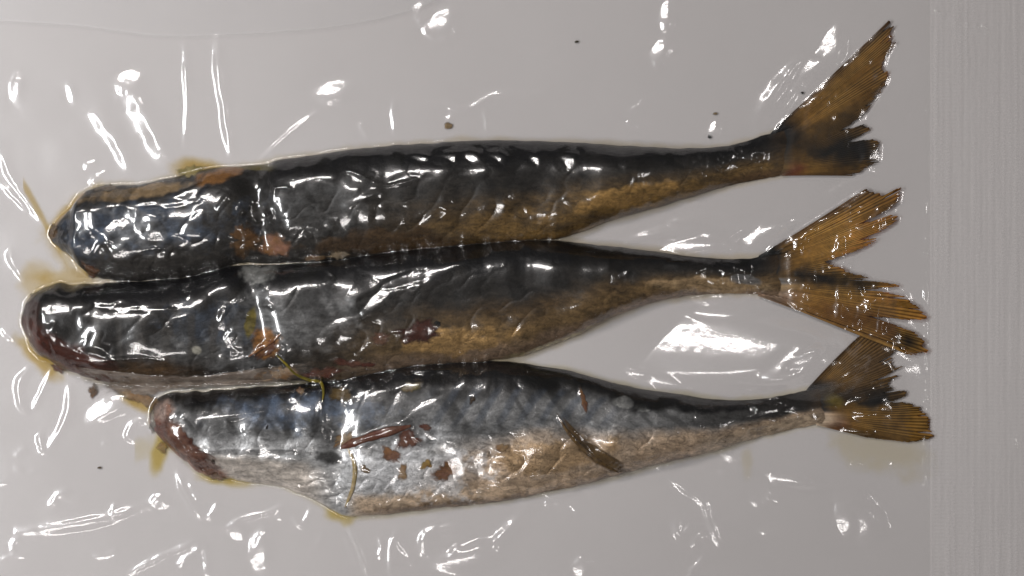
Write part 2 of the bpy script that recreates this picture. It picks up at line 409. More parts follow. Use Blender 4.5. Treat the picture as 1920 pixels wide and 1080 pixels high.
    if s == 3:
        col = lay(col, SILV * .85, sstep(.12, .30, vv) * (.85 + .35 * n2))
        col = lay(col, BLUE * 1.35, blob(x, y, 565, 768, 120, 30, 0, .9, 42, .5) * (.6 + .7 * n2))
        band = .5 + .5 * np.sin((x - 26 * np.abs(v - .42) * 3) / 38 * 6.283 * .72 + 2.2 * n1)
        col = lay(col, DARK * 1.3, sstep(.62, .95, band) * sstep(.55, .42, vv) * .35 * sstep(330, 360, x) * sstep(640, 600, x) * 1.7)
        arc = .5 + .5 * np.sin((x + 150 * np.maximum(v - .05, 0) ** .7 - 40) / 40 * 6.283 + 1.3 * n1)
        col = lay(col, BLUE * .55, sstep(.3, 1., arc) * sstep(.12, .2, v) * sstep(.5, .36, v) * sstep(780, 840, x) * sstep(1180, 1120, x) * .5)
        col = lay(col, SILV * 1.75 + .03, sstep(.46, .62, vv) * sstep(1080, 760, x) * (.9 + .3 * n2))
        col = lay(col, C(.58, .51, .44), sstep(.64, .78, vv) * sstep(640, 560, x) * .75)
        bel = sstep(.44, .66, vv + .10 * sstep(1000, 700, x) * -1) * sstep(760, 1010, x + 200 * (vv - .5))
        col = lay(col, C(.45, .33, .225), bel * (.9 + .35 * n3))
        col = lay(col, C(.56, .42, .29), sstep(.80, .92, vv) * sstep(640, 680, x) * sstep(1060, 900, x) * .9)
        col = lay(col, GOLD * .9, blob(x, y, 1040, 850, 110, 28, -10, .7, 44) * .55)
        col = lay(col, BROWN * 1.5, sstep(.93, 1., vv) * sstep(660, 740, x) * .8)
        col = lay(col, C(.40, .31, .22), sstep(.62, .75, vv) * sstep(1290, 1340, x) * .9)
        col = lay(col, DARK * 1.2, sstep(1240, 1330, x) * sstep(.56, .44, vv) * .75)
        col = lay(col, C(.64, .64, .65), blob(x, y, 775, 880, 110, 52, 8, .9, 56) * (.7 + .4 * n2))
        col = lay(col, C(.52, .52, .50), blob(x, y, 1165, 752, 20, 9, 10, .7, 57) + blob(x, y, 1203, 762, 15, 7, 0, .7, 58))
        col = lay(col, DARK, blob(x, y, 620, 855, 22, 14, 10, .6, 59) * .85)
        col = lay(col, DARK * 1.4, blob(x, y, 460, 845, 130, 6, 0, .6, 60) * .55)
        col = lay(col, BLACK, sstep(.19, .08, vv + .05 * n2))
        col = lay(col, BLACK, sstep(.30, .18, vv + .05 * n2) * sstep(1080, 1220, x))
        col = lay(col, DARK * 1.2, sstep(1360, 1480, x) * sstep(.7, .5, vv))
    if s == 2:
        col = lay(col, RED * .7, blob(x, y, 130, 668, 110, 26, 33, .5, 54, .4))
        col = lay(col, RED * .5, blob(x, y, 56, 620, 12, 30, -15, .4, 55, .4))
    if s == 3:
        col = lay(col, PINK * .6, blob(x, y, 372, 872, 66, 22, 38, .5, 54, .3))
        col = lay(col, RED * 1.1, blob(x, y, 312, 812, 40, 26, 48, .5, 55, .4))
        col = lay(col, C(.42, .30, .25), blob(x, y, 308, 770, 18, 24, 20, .6, 56, .4))
    col = lay(col, C(.06, .034, .014), sstep(F['x1'] - 60, F['x1'] - 5, x) * .6)
    col = np.clip(col, .004, .9)
    # fine creases and silvery striations of the skin itself
    ux, uy = x + 1.1 * (y - yt), (y - yt) - .16 * x
    ln1 = np.abs(fbm(ux * .55, uy * 1.5, 30, 57, 3)); ln2 = np.abs(fbm(x * .5 - uy, uy * 1.8 + .3 * x, 40, 61, 3))
    zone = sstep(.22, .4, v) * sstep(F['x0'] + 60, F['x0'] + 200, x)
    col = col * (1 - zone * (.32 * sstep(.06, .0, ln1) + .26 * sstep(.05, .0, ln2)))[..., None]
    st = fbm(ux * .35, uy * 1.3, 9, 63, 3); col = col * (1 + .42 * zone * np.clip(st, -.7, 1.2))[..., None]
    ver = fbm(x * 1.0 + 18 * np.sin(v * 9), y * .28, 24, 59, 2)
    col = col * (1 - .5 * sstep(.12, .5, ver) * sstep(.6, .35, v))[..., None]
    col = np.clip(col, .004, .9)
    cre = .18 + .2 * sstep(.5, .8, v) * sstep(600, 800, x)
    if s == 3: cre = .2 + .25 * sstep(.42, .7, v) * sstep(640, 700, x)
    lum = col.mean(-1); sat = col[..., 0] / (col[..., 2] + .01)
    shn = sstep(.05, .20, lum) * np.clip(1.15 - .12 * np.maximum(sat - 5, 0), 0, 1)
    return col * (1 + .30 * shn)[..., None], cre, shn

def build_body(F, parent):
    nx, nt, nb = 760, 150, 18
    e = np.linspace(0, 1, nx); xs = F['x0'] + (F['x1'] - F['x0']) * (0.9 * e + 0.1 * e ** 2)
    a = np.linspace(0, np.pi, nt); vt = .5 - .5 * np.cos(a) * (0.55 + 0.45 * np.abs(np.cos(a)) ** 2)
    vt = (vt - vt[0]) / (vt[-1] - vt[0])
    vt = np.clip(vt, 0.0005, 0.9995)
    X = np.repeat(xs[:, None], nt, 1); yt, yb = edges(F, X); Y = yt + (yb - yt) * vt[None]
    Z = fish_height(F, X, Y); Z[Z < 0] = 3.0
    vbv = np.linspace(1, 0, nb + 2)[1:-1]
    Xb = np.repeat(xs[:, None], nb, 1); ytb, ybb = edges(F, Xb); Yb = ytb + (ybb - ytb) * vbv[None]
    Zb = np.full(Xb.shape, 1.9)
    XX = np.hstack([X, Xb]); YY = np.hstack([Y, Yb]); ZZ = np.hstack([Z, Zb]); nc = nt + nb
    col, cre, shn = fish_colour(F, XX, YY)
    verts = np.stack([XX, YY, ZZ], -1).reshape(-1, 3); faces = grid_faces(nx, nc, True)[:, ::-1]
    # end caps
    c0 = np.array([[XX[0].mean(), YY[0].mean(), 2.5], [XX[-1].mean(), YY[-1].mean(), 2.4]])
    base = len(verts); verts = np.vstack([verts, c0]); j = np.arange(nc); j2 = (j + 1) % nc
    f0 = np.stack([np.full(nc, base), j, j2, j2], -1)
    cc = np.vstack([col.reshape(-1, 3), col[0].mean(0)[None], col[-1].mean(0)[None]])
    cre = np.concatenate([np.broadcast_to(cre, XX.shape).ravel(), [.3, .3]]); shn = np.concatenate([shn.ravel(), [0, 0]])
    tri = []
    o = (nx - 1) * nc
    t0 = np.stack([np.full(nc, base), j2, j], -1); t1 = np.stack([np.full(nc, base + 1), o + j, o + j2], -1)
    q = np.vstack([faces[:, [0, 1, 2]], faces[:, [0, 2, 3]], t0, t1])
    return mesh_np('body', verts, q, M_skin, parent, cc, extra={'crease': cre, 'sheen': shn})

def poly_patch(name, F, pts, colours, parent, lift=.7, rag=5.0, seed=70, mat=None, dome=.4):
    """an irregular patch lying on the fish (or on the table where there is no fish), built as rings round its centre"""
    c = np.array(pts, float); c = np.vstack([c, c[:1]])
    out = cr(c, 10)[:-1]
    n = len(out); ctr = out.mean(0)
    d = out - ctr; ln = np.linalg.norm(d, axis=1, keepdims=True)
    out = out + d / ln * (min(rag, .42 * ln.min()) * fbm(out[:, 0], out[:, 1], 9, seed, 3)[:, None] * 1.6)
    R = np.concatenate([np.linspace(1.1, .82, 5), np.linspace(.74, .06, 8)])
    P = ctr[None, None] + (out[None] - ctr) * R[:, None, None]
    X, Y = P[..., 0], P[..., 1]
    Z = np.maximum(fish_height(F, X, Y), 3.0)
    for G in FISH: Z = np.maximum(Z, fish_height(G, X, Y))
    rim = sstep(1.1, .82, R)[:, None]
    Z = Z + rim * (lift + dome * (1 - R[:, None] ** 2) * .5 + .5 * fbm(X, Y, 10, seed + 1, 3)) - (1 - rim) * 0.4
    nz = fbm(X, Y, 18, seed + 2, 4); n2 = fbm(X * .4, Y, 7, seed + 3, 3)
    c1, c2 = [np.asarray(k) for k in colours]
    m = np.clip(.5 + .8 * nz + .35 * n2, 0, 1)[..., None]
    col = c1 * (1 - m) + c2 * m
    verts = np.stack([X, Y, Z], -1).reshape(-1, 3)
    f = grid_faces(len(R), n, True)
    verts = np.vstack([verts, [[X[-1].mean(), Y[-1].mean(), Z[-1].mean()]]])
    col = np.vstack([col.reshape(-1, 3), col[-1].mean(0)[None]])
    o = (len(R) - 1) * n; j = np.arange(n); j2 = (j + 1) % n
    t = np.stack([np.full(n, len(verts) - 1), o + j2, o + j], -1)
    q = np.vstack([f[:, [0, 1, 2]], f[:, [0, 2, 3]], t])
    if np.cross(np.append(out[5] - out[0], 0), np.append(out[n // 2] - out[0], 0))[2] > 0: q = q[:, ::-1]
    fd = np.append((sstep(1.0, .5, R[:, None] + .3 * fbm(X, Y, 11, seed + 4, 3)) + 0 * X).ravel(), 1.0)
    return mesh_np(name, verts, q, mat or M_scrap, parent, col * .72 + col.mean(1, keepdims=True) * .06, extra={'crease': np.full(len(verts), .5), 'fade': fd})

def ell(cx, cy, rx, ry, rot=0, n=16):
    a = math.radians(rot); t = np.linspace(0, 2 * np.pi, n, endpoint=False)
    q = 1 + .42 * fbm(cx * 3 + 60 * np.cos(t), cy * 3 + 60 * np.sin(t), 34, 2, 2)
    u = rx * q * np.cos(t); v = ry * q * np.sin(t)
    return list(zip(cx + u * math.cos(a) - v * math.sin(a), cy + u * math.sin(a) + v * math.cos(a)))

def strand(name, pts, r, colours, parent, lift=0.0, seed=90, flat=.7, taper=True, mat=None, fine=9):
    p = cr(pts, 14); n = len(p); k = 10
    t = np.gradient(p, axis=0); t /= np.linalg.norm(t, axis=1, keepdims=True); nn = np.stack([-t[:, 1], t[:, 0]], -1)
    s = np.linspace(0, 1, n)
    rr = r * ((np.clip(np.sin(np.pi * np.clip(s, .02, .98)), 0, 1) ** .45) if taper else np.ones(n)) * (1 + .25 * fbm(s * 300, s * 0, 30, seed, 2))
    a = np.linspace(0, 2 * np.pi, k, endpoint=False)
    zc = np.full(n, 3.0)
    for G in FISH: zc = np.maximum(zc, fish_height(G, p[:, 0], p[:, 1]))
    zc = zc + lift
    X = p[:, 0][:, None] + nn[:, 0][:, None] * rr[:, None] * np.cos(a); Y = p[:, 1][:, None] + nn[:, 1][:, None] * rr[:, None] * np.cos(a)
    Z = zc[:, None] + rr[:, None] * np.sin(a) * flat
    Z = np.maximum(Z, 1.5)
    m = np.clip(.5 + .9 * fbm(X, Y, fine, seed + 1, 3), 0, 1)[..., None]
    col = np.asarray(colours[0]) * (1 - m) + np.asarray(colours[1]) * m
    return mesh_np(name, np.stack([X, Y, Z], -1).reshape(-1, 3), grid_faces(n, k, True)[:, ::-1], mat or M_flesh, parent, col.reshape(-1, 3), extra={'crease': np.full(X.size, .5)})

# ------------------------------------------------------------------ tail fins
TAIL_CELLS = []                                                              # for the film that covers them
def tail(parent, F, base, tips, rays, seed, dark, tipz, splits=(), tint=1.0):
    """base and tips are polylines run from the upper leading edge to the lower one; rays fan between them"""
    nt = rays * 4 + 1; ns = 46
    B = cr(base, 20); T = cr(tips, 20) if False else np.array(tips, float)
    def at(P, u):
        d = np.concatenate([[0], np.cumsum(np.linalg.norm(np.diff(P, axis=0), axis=1))]); d /= d[-1]
        return np.stack([np.interp(u, d, P[:, 0]), np.interp(u, d, P[:, 1])], -1)
    u = np.linspace(0, 1, nt)
    b = at(B, u); t = at(T, u)
    g = np.random.default_rng(seed)
    ray = np.minimum(np.arange(nt) // 4, rays - 1)
    rag = g.normal(0, .018, rays)[ray] + g.normal(0, .008, nt); rag = np.clip(rag, -.08, .03)
    t = b + (t - b) * (1 + rag)[:, None]
    s = np.linspace(0, 1, ns)
    dirv = t - b
    perp = np.stack([-dirv[:, 1], dirv[:, 0]], -1) / (np.linalg.norm(dirv, axis=1, keepdims=True) + 1e-6)
    P = b[None] + dirv[None] * s[:, None, None]
    bend = 5 * np.sin(s * np.pi)[:, None] * fbm(u * 300, u * 0, 90, seed, 2)[None]
    P = P + perp[None] * bend[..., None]
    X, Y = P[..., 0], P[..., 1]
    ph = np.abs(((np.arange(nt) % 4) / 4.0) - .5) * 2                        # 1 on a ray, 0 between
    ph2 = ph[None] * np.ones((ns, 1))
    z0 = 14 * (1 - s)[:, None] ** 1.5 + tipz + 1.2 * fbm(X, Y, 90, seed + 3, 1)
    Z = z0 + 1.5 * ph2 * (1 - .5 * s[:, None])
    hb = fish_height(F, X, Y)
    Z = np.where(hb > 0, np.maximum(hb + .9 * sstep(.02, .2, s)[:, None] - .4, 3 + 0 * hb) + .5 * ph2 * sstep(.05, .2, s)[:, None], tipz + 1.3 * ph2 + .8 * fbm(X, Y, 90, seed + 3, 1))
    n1 = fbm(X, Y, 60, seed + 4, 3); n2 = fbm(s[:, None] * 90 + 0 * X, u[None] * 900 + 0 * X, 12, seed + 5, 3)
    c = np.broadcast_to(C(.36, .185, .036), X.shape + (3,)).copy()
    c = lay(c, C(.50, .29, .07), np.clip(.35 + .8 * n1, 0, 1) * sstep(.2, .8, s)[:, None])
    c = lay(c, C(.05, .023, .007), sstep(.35, .9, 1 - ph2) * .72 + .4 * n2)
    c = lay(c, C(.07, .03, .009), sstep(.05, .0, u)[None] * .8 + sstep(.95, 1., u)[None] * .6)
    c = c * tint * (1 + .25 * n1)[..., None]
    for (cx, cy, rx, ry, rot, cc) in dark:
        c = lay(c, cc, blob(X, Y, cx, cy, rx, ry, rot, .7, seed + 7, .75, 40))
    fc = fish_colour(F, np.minimum(X, F['x1'] - 62), Y)[0]
    mm = (sstep(.34, .03, s)[:, None] * np.clip(1 + .8 * n1, 0, 1.2) + 0 * X); c = c * (1 - np.clip(mm, 0, 1))[..., None] + fc * np.clip(mm, 0, 1)[..., None]
    thin = .58 * sstep(.25, .9, s)[:, None] * (1 - .6 * ph2)
    verts = np.stack([X, Y, Z], -1).reshape(-1, 3)
    f = grid_faces(ns, nt)
    ok = np.ones((ns - 1, nt - 1), bool)
    for (uc, wd, s0) in splits:                                              # torn membrane between rays
        for i in range(ns - 1):
            if s[i] > s0:
                ww = wd * (s[i] - s0) / (1 - s0)
                ok[i] &= ~(np.abs((u[:-1] + u[1:]) / 2 - uc) < ww)
    for k in range(rays):
        if g.random() < .35:
            d0 = int(ns * (1 - .16 * g.random())); ok[d0:, min(k * 4 + 2, nt - 2)] = False
            if g.random() < .5: ok[d0 + 2:, min(k * 4 + 1, nt - 2)] = False
    f = f[ok.ravel()][:, ::-1]
    o = mesh_np('tail_fin', verts, f, M_fin, parent, c.reshape(-1, 3), extra={'thin': np.broadcast_to(thin, X.shape)})
    sol = o.modifiers.new('thickness', 'SOLIDIFY'); sol.thickness = 0.00035; sol.offset = -1
    TAIL_CELLS.append((X, Y, Z))
    return o

def flesh(F, parent, lst, name='torn_skin_patch', seed=100):
    for i, (pts, c1, c2) in enumerate(lst):
        poly_patch(name, F, pts, (c1, c2), parent, seed=seed + 5 * i)

# ---- fish 1
F1, F2, F3 = FISH
m1 = thing('mackerel', 'almost black headless mackerel with bluish front end, its tail fin swept up high', 'fish', 'mackerel in the vacuum bag')
build_body(F1, m1)
tail(m1, F1, [(1440, 256), (1456, 268), (1456, 296), (1448, 328)],
     [(1662, 44), (1674, 52), (1675, 84), (1652, 122), (1666, 146), (1640, 186), (1612, 226), (1626, 240), (1648, 268), (1646, 302), (1600, 328)],
     70, 3, [(1540, 272, 95, 36, 4, DARK * .7), (1615, 278, 40, 24, 10, DARK * .8), (1475, 318, 30, 16, 0, C(.16, .035, .018)), (1600, 225, 30, 7, 20, DARK), (1560, 240, 60, 20, -30, C(.09, .05, .015))], 6,
     splits=[(.60, .035, .72), (.70, .03, .7), (.35, .012, .75), (.48, .012, .8)], tint=.78)
flesh(F1, m1, [(ell(462, 452, 30, 34, 10), ORANGE * .55, BROWN * 1.4), (ell(515, 464, 32, 27, 15), PINK * .75, ORANGE * .7), (ell(172, 506, 24, 13, 35), ORANGE * .45, RED * .8)], seed=100)
flesh(F1, m1, [(ell(590, 484, 20, 6, -4), TAN * .9, ORANGE * .6), (ell(635, 479, 24, 7, -6), TAN, CREAM * .8)], 'flesh_shred', 130)
flesh(F1, m1, [(ell(356, 320, 28, 11, -6), C(.42, .34, .14), OLIVE * 1.6), (ell(98, 430, 12, 14, 20), BROWN * 1.2, TAN * .6), (ell(200, 352, 30, 8, -4), TAN * .7, DARK * 2)], 'flesh_shred', 140)
# ---- fish 2
m2 = thing('mackerel', 'dark headless mackerel with golden belly and widely forked tail, lying between the two others', 'fish', 'mackerel in the vacuum bag')
build_body(F2, m2)
tail(m2, F2, [(1424, 481), (1440, 494), (1442, 530), (1422, 553)],
     [(1628, 352), (1648, 362), (1656, 372), (1684, 354), (1688, 372), (1662, 396), (1686, 406), (1640, 452), (1600, 476), (1582, 500), (1590, 512), (1624, 519), (1640, 528), (1690, 536), (1704, 552), (1700, 566), (1728, 580), (1732, 604), (1716, 622), (1734, 642), (1736, 664), (1704, 664), (1676, 644)],
     84, 5, [(1540, 520, 75, 22, 8, DARK * .8), (1450, 552, 34, 14, 5, C(.20, .05, .018)), (1705, 640, 30, 20, 40, DARK), (1600, 600, 80, 24, 12, C(.17, .075, .016))], 9,
     splits=[(.20, .016, .72), (.30, .02, .74), (.415, .05, .66), (.56, .018, .68), (.66, .022, .66), (.80, .025, .66)])
poly_patch('cut_flesh', F2, [(70, 612), (92, 610), (118, 630), (150, 650), (196, 668), (246, 684), (215, 698), (150, 696), (105, 676), (78, 646)], (RED * .45, RED * .85), m2, seed=150)
poly_patch('belly_flap', F2, [(120, 684), (170, 690), (240, 700), (330, 702), (420, 702), (500, 692), (560, 680), (600, 690), (590, 714), (500, 724), (420, 727), (330, 733), (260, 748), (200, 738), (165, 728), (150, 706)], (C(.20, .14, .10), C(.40, .33, .27)), m2, seed=155, lift=2.4)
poly_patch('belly_flap', F2, [(190, 716), (240, 722), (276, 738), (300, 752), (282, 770), (262, 757), (225, 742)], (ORANGE * .7, TAN * .85), m2, seed=158, lift=2.0)
flesh(F2, m2, [(ell(788, 624, 46, 25, -5), RED * .5, RED * .85), (ell(715, 634, 24, 12, -10), PINK * .45, BROWN * 1.6), (ell(652, 680, 34, 8, 10), RED * .9, PINK * .4), (ell(692, 684, 14, 6, 0), RED, RED * 1.2),
               (ell(505, 655, 36, 11, -30), ORANGE * .6, RED), (ell(600, 700, 52, 11, -6), PINK * .5, RED * 1.1)], seed=170)
poly_patch('flesh_lump', F2, ell(520, 702, 48, 15, -10), (CREAM, ORANGE * 1.1), m2, seed=210, lift=3)
strand('gut_strand', [(520, 662), (540, 682), (556, 700), (580, 712), (600, 716), (608, 732), (607, 752)], 3.4, (C(.24, .18, .012), C(.12, .10, .01)), m2, lift=2.5, seed=215)
strand('gut_strand', [(470, 668), (492, 652), (512, 640), (530, 626)], 4.0, (ORANGE * .9, RED), m2, lift=2, seed=218)
poly_patch('dark_clot', F2, ell(822, 606, 8, 5, 10), (BLACK, DARK), m2, seed=220, rag=1)
flesh(F2, m2, [(ell(64, 654, 18, 9, 45), CREAM * .7, TAN * .7), (ell(104, 690, 20, 8, 30), TAN * .6, RED), (ell(172, 734, 9, 14, 15), ORANGE * .5, BROWN), (ell(58, 560, 16, 9, -50), DARK * 2, TAN * .5)], 'flesh_shred', 225)
# ---- fish 3
m3 = thing('mackerel', 'silver-bellied headless mackerel with torn skin and red flesh patches and a short ragged tail', 'fish', 'mackerel in the vacuum bag')
build_body(F3, m3)
tail(m3, F3, [(1512, 735), (1524, 744), (1528, 780), (1532, 796)],
     [(1604, 640), (1640, 610), (1660, 626), (1684, 652), (1670, 668), (1674, 686), (1690, 690), (1688, 704), (1672, 708), (1668, 726), (1700, 730), (1700, 742), (1676, 752), (1712, 758), (1738, 776), (1748, 800), (1748, 824), (1700, 828), (1630, 820)],
     74, 9, [(1610, 736, 75, 16, 0, DARK * .8), (1640, 750, 50, 12, 0, DARK), (1555, 792, 34, 12, 10, C(.17, .06, .02)), (1625, 690, 46, 34, -40, C(.13, .075, .03)), (1560, 755, 16, 10, 0, C(.2, .15, .03))], 5.5,
     splits=[(.33, .018, .7), (.46, .02, .72), (.56, .02, .75)], tint=.62)
poly_patch('cut_flesh', F3, [(286, 792), (300, 780), (324, 778), (344, 786), (362, 806), (372, 828), (394, 846), (420, 858), (428, 880), (412, 896), (384, 890), (350, 866), (318, 838), (294, 812)], (RED * .8, C(.26, .13, .085)), m3, seed=240)
poly_patch('cut_flesh', F3, ell(318, 766, 13, 18, 20), (C(.45, .33, .28), PINK * .8), m3, seed=245)
flesh(F3, m3, [(ell(648, 822, 24, 19, 0), ORANGE * .75, TAN * .8), (ell(765, 822, 27, 20, -20), RED * 1.1, PINK * .5), (ell(737, 848, 20, 13, 30), ORANGE * .8, PINK * .6), (ell(757, 884, 11, 22, 5), ORANGE * .8, TAN),
               (ell(838, 882, 32, 18, -8), PINK * .62, ORANGE * .55), (ell(800, 868, 14, 10, 0), C(.36, .25, .06), ORANGE), (ell(688, 876, 9, 8, 20), BROWN * 2, TAN * .6), (ell(941, 837, 18, 9, -5), TAN * .9, ORANGE * .8),
               (ell(772, 724, 20, 11, -10), OLIVE * 1.1, BROWN * 1.5), (ell(640, 738, 27, 16, 10), C(.16, .10, .03), DARK * 2), (ell(1093, 748, 6, 34, -14), ORANGE * .62, RED * 1.3), (ell(564, 732, 11, 8, 20), TAN * .8, PINK * .5),
               (ell(886, 748, 7, 7, 45), BROWN * .8, DARK), (ell(800, 800, 12, 8, 10), RED, PINK * .4)], seed=260)
flesh(F3, m3, [(ell(286, 792, 9, 20, 10), C(.38, .32, .24), DARK * 3), (ell(302, 838, 9, 16, -20), C(.40, .30, .08), ORANGE * .7), (ell(402, 894, 22, 8, 12), C(.46, .36, .14), PINK * .6)], 'flesh_shred', 350)
strand('pectoral_fin', [(640, 838), (680, 822), (725, 808), (772, 796)], 9, (PINK * .38, RED * 1.0), m3, lift=1.0, seed=330, flat=.4)
poly_patch('pelvic_fin', F3, [(1040, 770), (1056, 780), (1082, 812), (1122, 836), (1162, 860), (1184, 878), (1166, 894), (1130, 882), (1096, 854), (1064, 818)], (BROWN * .9, GOLD * .75), m3, seed=335, lift=1.6, rag=3)
strand('fin_spine', [(1046, 780), (1066, 810), (1096, 842), (1130, 868), (1160, 886)], 4, (BROWN * .8, GOLD * .6), m3, lift=1.2, seed=336, fine=4, flat=.6)
strand('skin_fold', [(655, 838), (668, 870), (664, 910), (648, 950)], 4.5, (C(.33, .24, .08), C(.45, .36, .24)), m3, lift=1.2, seed=338)
poly_patch('dark_clot', F3, ell(505, 798, 3, 6, 10), (BLACK, DARK), m3, seed=340, rag=.5)
poly_patch('dark_clot', F3, ell(404, 864, 4, 6, 0), (DARK, BROWN), m3, seed=344, rag=.5)

# ------------------------------------------------------------------ yellow oil pressed flat under the film
def oil(name, x0, y0, x1, y1, dens, col, label):
    st = 3.0
    xs = np.arange(x0, x1 + st, st); ys = np.arange(y0, y1 + st, st); X, Y = np.meshgrid(xs, ys)
    d = np.clip(dens(X, Y), 0, 1)
    f = grid_faces(len(ys), len(xs)); keep = (d.ravel()[f].max(1) > .02); f = f[keep]
    used = np.unique(f); remap = np.zeros(X.size, int); remap[used] = np.arange(len(used))
    v = np.stack([X.ravel(), Y.ravel(), 2.4 + .35 * d.ravel()], -1)[used]
    o = mesh_np(name, v, remap[f], M_oil, None, np.broadcast_to(np.asarray(col), (len(v), 3)), extra={'dens': d.ravel()[used]})
    return tag(o, label, 'oil', 'oil seeping from the fish')
def halo(F, X, Y, r):
    xx = np.clip(X, F['x0'], F['x1']); yt, yb = edges(F, xx)
    dx = np.abs(X - xx); dy = np.maximum(np.maximum(yt - Y, Y - yb), 0)
    return sstep(r, 0, np.hypot(dx, dy) + r * .5 * fbm(X, Y, 40, 61 + F['seed'], 3)) * .22
YEL = (.80, .64, .27)
oil('oil_pool', 40, 230, 1520, 520, lambda X, Y: halo(F1, X, Y, 12) + blob(X, Y, 365, 318, 42, 18, 5, .4, 55, .6) + .8 * blob(X, Y, 128, 395, 60, 12, -42, .4, 54, .6) + .6 * blob(X, Y, 60, 380, 90, 5, 62, .5, 53, .6) + .35 * blob(X, Y, 130, 480, 60, 20, 45, .5, 53, .6),
    (.80, .66, .34), 'thin yellow oil along the edge of the almost black mackerel')
oil('oil_pool', 10, 440, 1500, 800, lambda X, Y: halo(F2, X, Y, 13) + .38 * blob(X, Y, 62, 530, 24, 34, 10, .5, 56, .6) + .5 * blob(X, Y, 130, 520, 60, 14, 0, .5, 57, .6) + .8 * blob(X, Y, 70, 672, 44, 16, 45, .5, 58, .6) + .8 * blob(X, Y, 258, 755, 36, 14, 25, .5, 59, .6),
    YEL, 'amber oil pooled round the cut end of the golden-bellied mackerel')
oil('oil_pool', 250, 660, 1760, 1000, lambda X, Y: halo(F3, X, Y, 11) + blob(X, Y, 296, 850, 12, 36, 15, .4, 62, .6) + .9 * blob(X, Y, 415, 900, 40, 11, 10, .5, 63, .6) + .8 * blob(X, Y, 640, 962, 24, 18, 0, .5, 60, .6) + .22 * blob(X, Y, 1655, 846, 90, 36, 15, .6, 61, .6) + .15 * blob(X, Y, 1402, 866, 9, 28, 0, .4, 50, .6) + .25 * blob(X, Y, 200, 860, 100, 20, -15, .5, 51, .6),
    (.84, .73, .36), 'clear yellow oil round the silver-bellied mackerel and under its tail')

# crumbs pressed under the film
M_crumb = mat_skin('dark_crumb', grain=.6)
for (cx, cy, r, e, lab, cc) in [(840, 236, 9, 7, 'small round tan bubble of liquid above the back of the dark mackerel', C(.34, .23, .11)), (1331, 256, 6, 5, 'tiny black crumb beside the base of the upswept tail', BLACK), (1342, 212, 6, 3, 'tiny brown crumb close to the upswept tail', C(.25, .18, .10)),
                          (184, 878, 6, 4, 'small brown crumb off the cut end of the silver mackerel', C(.10, .06, .02)), (1081, 77, 5, 2.6, 'small dark fleck near the outer rim of the bag', C(.06, .045, .02)), (1506, 173, 4, 3, 'dark crumb against the leading edge of the upswept tail', DARK)]:
    o = poly_patch('crumb', F1, ell(cx, cy, r, e, -20, 9), (cc, cc * .6), None, seed=int(cx) % 50, rag=1.2, lift=.8, dome=2.0)
    tag(o, lab, 'bubble' if 'bubble' in lab else 'crumb', 'bits trapped under the film')
    if 'bubble' in lab: o.name = 'liquid_bubble'

# ------------------------------------------------------------------ the vacuum bag
SEAL_X = 1746.0
def film_axis(lo, hi, st, olo, ohi):
    return np.concatenate([np.arange(olo, lo, 10.0), np.arange(lo, hi, st), np.arange(hi, ohi + 1, 10.0)])
STEP = 1.6
fx = np.concatenate([np.arange(-300, -20, 10.0), np.arange(-20, SEAL_X, STEP), [SEAL_X + 1]])
fy = np.concatenate([np.arange(-260, -20, 10.0), np.arange(-20, 1100, STEP), np.arange(1100, 1341, 10.0)])
FXg, FYg = np.meshgrid(fx, fy)

def grid_sample(X, Y):
    return None
obst = np.full(FXg.shape, 7.5)
for F in FISH:
    h = fish_height(F, FXg, FYg); obst = np.maximum(obst, np.where(h > 0, h + 2.2, 5.0))
def smooth(f, k=1):
    for _ in range(k):
        p = np.pad(f, 1, mode='edge')
        f = .25 * f + .125 * (p[:-2, 1:-1] + p[2:, 1:-1] + p[1:-1, :-2] + p[1:-1, 2:]) + .0625 * (p[:-2, :-2] + p[2:, 2:] + p[:-2, 2:] + p[2:, :-2])
    return f
def smooth_pre(f, k):
    return smooth(f, k) + 1.4
# things lying on the fish that lift the film: rasterise their vertices onto the film grid
def raise_by(X, Y, Z, pad):
    ix = np.searchsorted(fx, X.ravel()); iy = np.searchsorted(fy, Y.ravel())
    zz = Z.ravel() + pad
    for ox in (-1, 0, 1):
        for oy in (-1, 0, 1):
            a = np.clip(iy + oy, 0, len(fy) - 1); b = np.clip(ix + ox, 0, len(fx) - 1)
            np.maximum.at(obst, (a, b), zz)
keep0 = obst; obst = np.full(FXg.shape, 5.0)
for X, Y, Z in TAIL_CELLS: raise_by(X, Y, Z, 3.2)
obst = np.maximum(keep0, smooth_pre(obst, 34)); del keep0
for o in list(scene.objects):
    if o.type == 'MESH' and o.name.split('.')[0] in ('torn_skin_patch', 'flesh_shred', 'flesh_lump', 'belly_flap', 'cut_flesh', 'gut_strand', 'pectoral_fin', 'pelvic_fin', 'fin_spine', 'skin_fold', 'dark_clot', 'crumb', 'liquid_bubble'):
        n = len(o.data.vertices); co = np.empty(n * 3, np.float32); o.data.vertices.foreach_get('co', co); co = co.reshape(-1, 3) / S
        raise_by(co[:, 0] + CX, CY - co[:, 1], co[:, 2], 1.8)
film = obst.copy()
for it in range(60):                                                          # stretched skin held up by what it covers
    film = np.maximum(obst, smooth(film, 2) - 1.1)
film = smooth(film, 1) + .3

# ---- where the lamps mirror: slope needed at a point for each lamp
def need(px, py, k):
    wx, wy, wz = LAMPS[k][1]
    l = np.array([wx / S + CX - px, CY - wy / S - py, wz / S]); l /= np.linalg.norm(l)
    c = np.array([CX - px, CY - py, CAM_H]); c /= np.linalg.norm(c)
    h = l + c
    return -h[:2] / h[2]                                                      # (dz/dx, dz/dy)
base = smooth(film, 4)
gyb, gxb = np.gradient(base, fy, fx)

